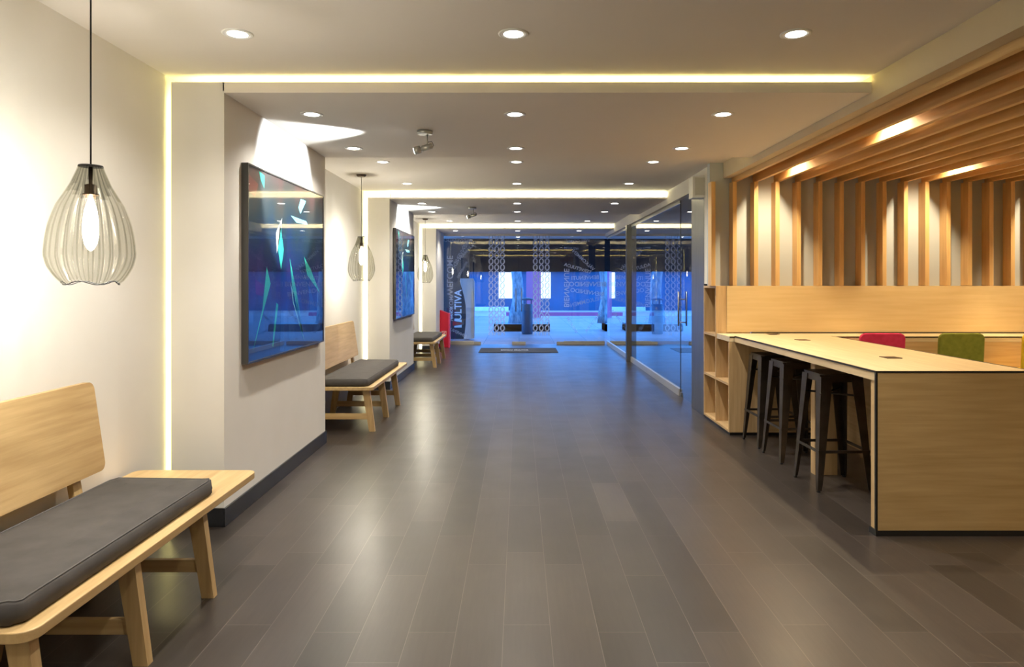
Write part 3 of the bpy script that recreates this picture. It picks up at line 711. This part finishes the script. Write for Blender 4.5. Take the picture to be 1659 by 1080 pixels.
def chain(parent, ox, cols):
    mb = MB(); hw = 0.061; bw = 0.030; p = 0.151
    def quad(a, b, wv):
        a, b = Vector(a), Vector(b); n = Vector((-(b-a).y, (b-a).x)).normalized()*bw/2
        q = [a-n, b-n, b+n, a+n]; mb.hexa([(v.x, -0.0065, v.y) for v in q], [(v.x, -0.0052, v.y) for v in q])
    for cpx in cols:
        cx = fx(cpx, GY)-ox
        for k in range(17):
            z = 0.18+k*p; l = cx-hw+bw/2; r = cx+hw-bw/2
            a, b = z+0.30*p, z+0.74*p
            quad((l, a), (l, b), 0); quad((r, a), (r, b), 0)
            if k < 16:
                c, d2 = z+0.74*p, z+1.30*p
                quad((l, c), (r, d2), 0)
                m1 = Vector((r, c)).lerp(Vector((l, d2)), 0.30); m2 = Vector((r, c)).lerp(Vector((l, d2)), 0.70)
                quad((r, c), tuple(m1), 0); quad(tuple(m2), (l, d2), 0)
    mb.build('chain_decal', M['vinyl'], parent)
chain(dL, xb, (795.5, 804.7, 814)); chain(dR, xc, (867.3, 877, 886.5))
def words_on(parent, ox, lst, name, m):
    mb = MB()
    for s, px, py, ln, deg, in lst:
        text_bm(mb, s, fx(px, GY)-ox, fz(py, GY), ln*PXM, math.radians(deg), True, -0.0065, bold=0.012)
    mb.build(name, m, parent)
words_on(wR, xd, [('BIENVENUE',918,466,62,90),('TERVETULOA',936,434.5,46,17),('V\u00c4LKOMMEN',946,421,46,43),('BENVENUTI',948,449.5,44,-2),
   ('BIENVENIDO',952,460,60,0),('BIENVENIDO',951,473,54,8)], 'vinyl_lettering', M['vinyl'])
words_on(wR, xd, [('VELKOMMEN',950,488,54,-14),('WILLKOMMEN',962,520,44,-52+180),('WELKOM',927,527,30,60),('WELCOME',937,390,38,-4),('WELKOM',926,402,24,4),('WITAMY',1,1,0.01,0)][:5], 'faint_lettering', M['vinylf'])
words_on(wS, GX+0.10, [('WELCOME',1000,418,54,90),('BIENVENIDO',1022,430,60,90),('VELKOMMEN',1008,519,40,135)], 'faint_lettering', M['vinylf'])
words_on(wL, WL+0.38, [('WELCOME',729,447,66,90),('BIENVENIDO',745,414,52,-62),('V\u00c4LKOMMEN',757,405,38,-48),('BIENVENIDO',742,389,46,0),('WELKOM',731,500,40,90),('BIENVENIDO',749,437,30,-60),('BENVENUTI',741,538,36,25)], 'vinyl_lettering', M['vinylf'])

# door mat, red stand
t = thing('door_mat', 'black door mat with a pale line of lettering before the glass doors', 'mat', (0, 15.5, 0))
MB().box(-0.895, 0.86, -0.5, 0.5, 0.0, 0.012, 0.003, 1).build('pile', M['mat'], t)
mb = MB(); text_bm(mb, 'BANCO MULTIVA', 0, 0, 0.62, 0, False, 0.0, 0.0005, 0.01, 0.20)
for v in mb.bm.verts: v.co = Vector((v.co.x-0.10, v.co.z, 0.0122+v.co.y))
mb.build('printed_lettering', M['ink'], t)
t = thing('fire_extinguisher_stand', 'red sloping-topped fire extinguisher stand with a white pictogram behind the last bench', 'fire extinguisher stand', (fx(713,16.2), 16.25, 0))
MB().prism([(0,0.01),(0.20,0.01),(0.20,0.81),(0,0.89)], 'Y', -0.11, 0.11).build('housing', M['red'], t)
MB().prism([(0.201,0.0),(0.235,0.0),(0.235,0.80),(0.201,0.82)], 'Y', -0.115, 0.115).build('side_plate', mat('pink_red_side', (0.70,0.06,0.16), 0.3), t)
mb = MB()
for x0, x1, z0, z1 in ((0.05,0.155,0.385,0.395),(0.05,0.155,0.275,0.285),(0.05,0.06,0.285,0.385),(0.145,0.155,0.285,0.385),(0.085,0.115,0.297,0.352),(0.092,0.108,0.352,0.366),(0.108,0.130,0.360,0.368)):
    mb.box(x0, x1, -0.1125, -0.1101, z0, z1)
mb.build('pictogram', M['ink'], t)

# ================================================================== outside
struct(MB().box(-14, 16, GY+0.09, 31.5, -0.12, -0.005).build('floor_pavement', M['pave']), 'pale pavement outside the entrance', 'pavement')
struct(MB().box(-30, 34, 31.5, 40, -0.2, -0.10).build('floor_road', M['asphalt']), 'street beyond the pavement', 'road')
b = bpy.data.objects.new('street_building', None); C.objects.link(b); b.location = (0, 39.9, 0)
tag(b, 'blue-lit building across the street with a dark upper front', 'building')
MB().box(-26, 30, 0, 1, -0.1, fz(440,39.9)).build('ground_storey', M['bluewall'], b)
MB().box(-26, 30, -0.25, 1, fz(440,39.9), 3.1).build('upper_front', M['darkwall'], b)  # near-black colour stands in for unlit storey; cut low so sky reaches floor
for px0, px1 in ((808,830),(871,892),(987,997)):
    MB().box(fx(px0,39.9), fx(px1,39.9), -0.06, -0.001, fz(483,39.9), fz(441,39.9)).build('lit_window', M['poster'], b)
MB().box(fx(760,39.9), fx(824,39.9), -0.4, -0.10, -0.1, 0.12).build('white_step', mat('white_step_paint', (0.95,0.95,0.95), 0.6), b)
tag(MB().box(fx(820,33), fx(1060,33), -0.15, 0.15, -0.1, 0.09).build('painted_kerb', M['kerb'], loc=(0,33.2,0)), 'low red painted kerb across the street', 'kerb')
tag(MB().box(-0.32, 0.32, -0.02, 0.02, 0, 2.6).build('street_banner', M['pink'], loc=(fx(864.5,30),30,-0.006)), 'pink banner standing in the street behind the litter bin', 'banner')
def tree(x, y, r, lab, pl, px0, px1):
    t = thing('street_tree', lab, 'tree', (x, y, 0.2242), 0, 'pale-trunked street trees in planters')
    mb = MB(); pts = []; rr = []
    for i in range(14):
        z = i*0.35; pts.append((0.05*math.sin(max(0, i-1)*0.9), 0.04*math.sin(max(0, i-1)*0.7), z)); rr.append(r*(1.45-0.45*min(1, z/0.7))*(1-0.03*i))
    mb.tube(pts, rr, 14); mb.tube([(0.05,0,2.6),(0.5,0.1,3.6),(1.0,0.2,4.5)], [0.13,0.09,0.05], 8); mb.tube([(0,0,2.9),(-0.5,0.2,4.0),(-0.8,0,5.0)], [0.12,0.08,0.04], 8)
    mb.build('trunk', M['bark'], t)
    mb = MB()
    for i in range(260):
        a, u = random.uniform(0, 2*PI), random.uniform(-1, 1); q = 1.5*random.random()**0.4
        c = Vector((q*math.cos(a)*math.sqrt(1-u*u), q*math.sin(a)*math.sqrt(1-u*u), 5.3+q*u*0.8)); e = 0.14
        d1 = Vector((random.uniform(-1,1), random.uniform(-1,1), random.uniform(-1,1))).normalized(); d2 = d1.orthogonal().normalized()
        vs = [mb.bm.verts.new(c+d1*e), mb.bm.verts.new(c+d2*e*0.5), mb.bm.verts.new(c-d1*e), mb.bm.verts.new(c-d2*e*0.5)]; mb.bm.faces.new(vs)
    mb.build('foliage', mat('dusk_leaves', (0.02,0.05,0.03), 0.8), t)
    p = thing('tree_planter', pl, 'planter', ((fx(px0,21.6)+fx(px1,21.6))/2, 21.6+0.5, -0.005), 0, 'low dark planters round the trees')
    hw = (fx(px1,21.6)-fx(px0,21.6))/2
    MB().box(-hw, hw, -0.5, 0.5, 0, 0.228).build('soil_bed', M['bark'], p)
    MB().box(-hw, hw, -0.5, -0.45, 0, 0.2285).box(-hw, hw, 0.45, 0.5, 0, 0.2285).box(-hw, -hw+0.05, -0.45, 0.45, 0, 0.2285).box(hw-0.05, hw, -0.45, 0.45, 0, 0.2285).build('planter_wall', M['planter'], p)
tree(fx(837,22.1), 22.1, 0.20, 'pale street tree trunk left of the litter bin', 'low dark planter left of the litter bin', 800, 891)
tree(fx(978,22.3), 22.3, 0.15, 'thin street tree trunk seen right of the entrance doors', 'low dark planter seen right of the entrance doors', 981, 1060)
t = thing('litter_bin', 'dark blue cylindrical litter bin outside the glass doors', 'litter bin', (fx(854,20.5), 20.5, -0.005))
MB().lathe([(0.155,0),(0.165,0.02),(0.165,0.90),(0.155,0.905)], 28).build('body', M['bin'], t)
for a in (0.3, 2.4, 4.5): MB().box(-0.012, 0.012, -0.012, 0.012, 0.9, 1.02).build('lid_post', M['bin'], t, (0.13*math.cos(a), 0.13*math.sin(a), 0))
MB().lathe([(0.185,1.02),(0.185,1.05),(0.10,1.09),(0.02,1.10)], 28).build('lid', M['bin'], t)
# kiosk and sign behind the left pane
KY = 18.3
t = thing('curved_kiosk', 'tall pale grey kiosk with a concave side outside the left pane', 'kiosk', (fx(756,KY), KY, -0.005))
u = KY/F
pr = [(768,548),(768,456),(766,450.5),(746,450.5),(745,455),(748,466),(752,480),(754.5,495),(755,510),(754.5,525),(753,538),(751,549)]
MB().prism([((a-756)*u, fz(b_,KY)-0.0) for a, b_ in pr[::-1]], 'Y', 0, 0.30).build('shell', M['kiosk'], t)
MB().prism([((a-756)*u, fz(b_,KY)) for a, b_ in ((767,547),(767,470),(764,470),(763,500),(763,547))], 'Y', -0.01, 0).build('side_trim', M['rail'], t)
SY = 18.75
t = thing('bank_sign', 'dark upright bank sign with white MULTIVA lettering outside the left pane', 'sign', (fx(742,SY), SY, -0.005))
MB().box(fx(718,SY)-fx(742,SY), fx(760,SY)-fx(742,SY), 0, 0.12, 0.0, 2.70).build('panel', M['signd'], t)
mb = MB(); us = SY/F
text_bm(mb, 'ULTIVA', 0.0, fz(493,SY), 49*us, PI/2, False, -0.004, 0.003, 0.02, 11.5*us)
for dz0, dz1, w0, w1 in ((531,524,0,0),):
    mb.prism([(-6*us, fz(530,SY)), (6*us, fz(530,SY)), (6*us, fz(525.5,SY)), (-6*us, fz(527.5,SY))], 'Y', -0.004, -0.001)
    mb.prism([(-6*us, fz(519.5,SY)), (6*us, fz(521.5,SY)), (6*us, fz(517.3,SY)), (-6*us, fz(517.3,SY))], 'Y', -0.004, -0.001)
mb.build('lettering', M['ink'], t)
mb = MB(); text_bm(mb, 'BANCO', -11*us, fz(506,SY), 19*us, PI/2, False, -0.004, 0.003, 0.01, 4*us); mb.build('small_lettering', M['ink'], t)
mb = MB(); mb.prism([(-8.5*us, fz(520,SY)), (6*us, fz(522.8,SY)), (6*us, fz(524.6,SY)), (-8.5*us, fz(527,SY))], 'Y', -0.004, -0.001); mb.build('red_mark', mat('sign_red', (0.45,0.03,0.02), 0.5), t)
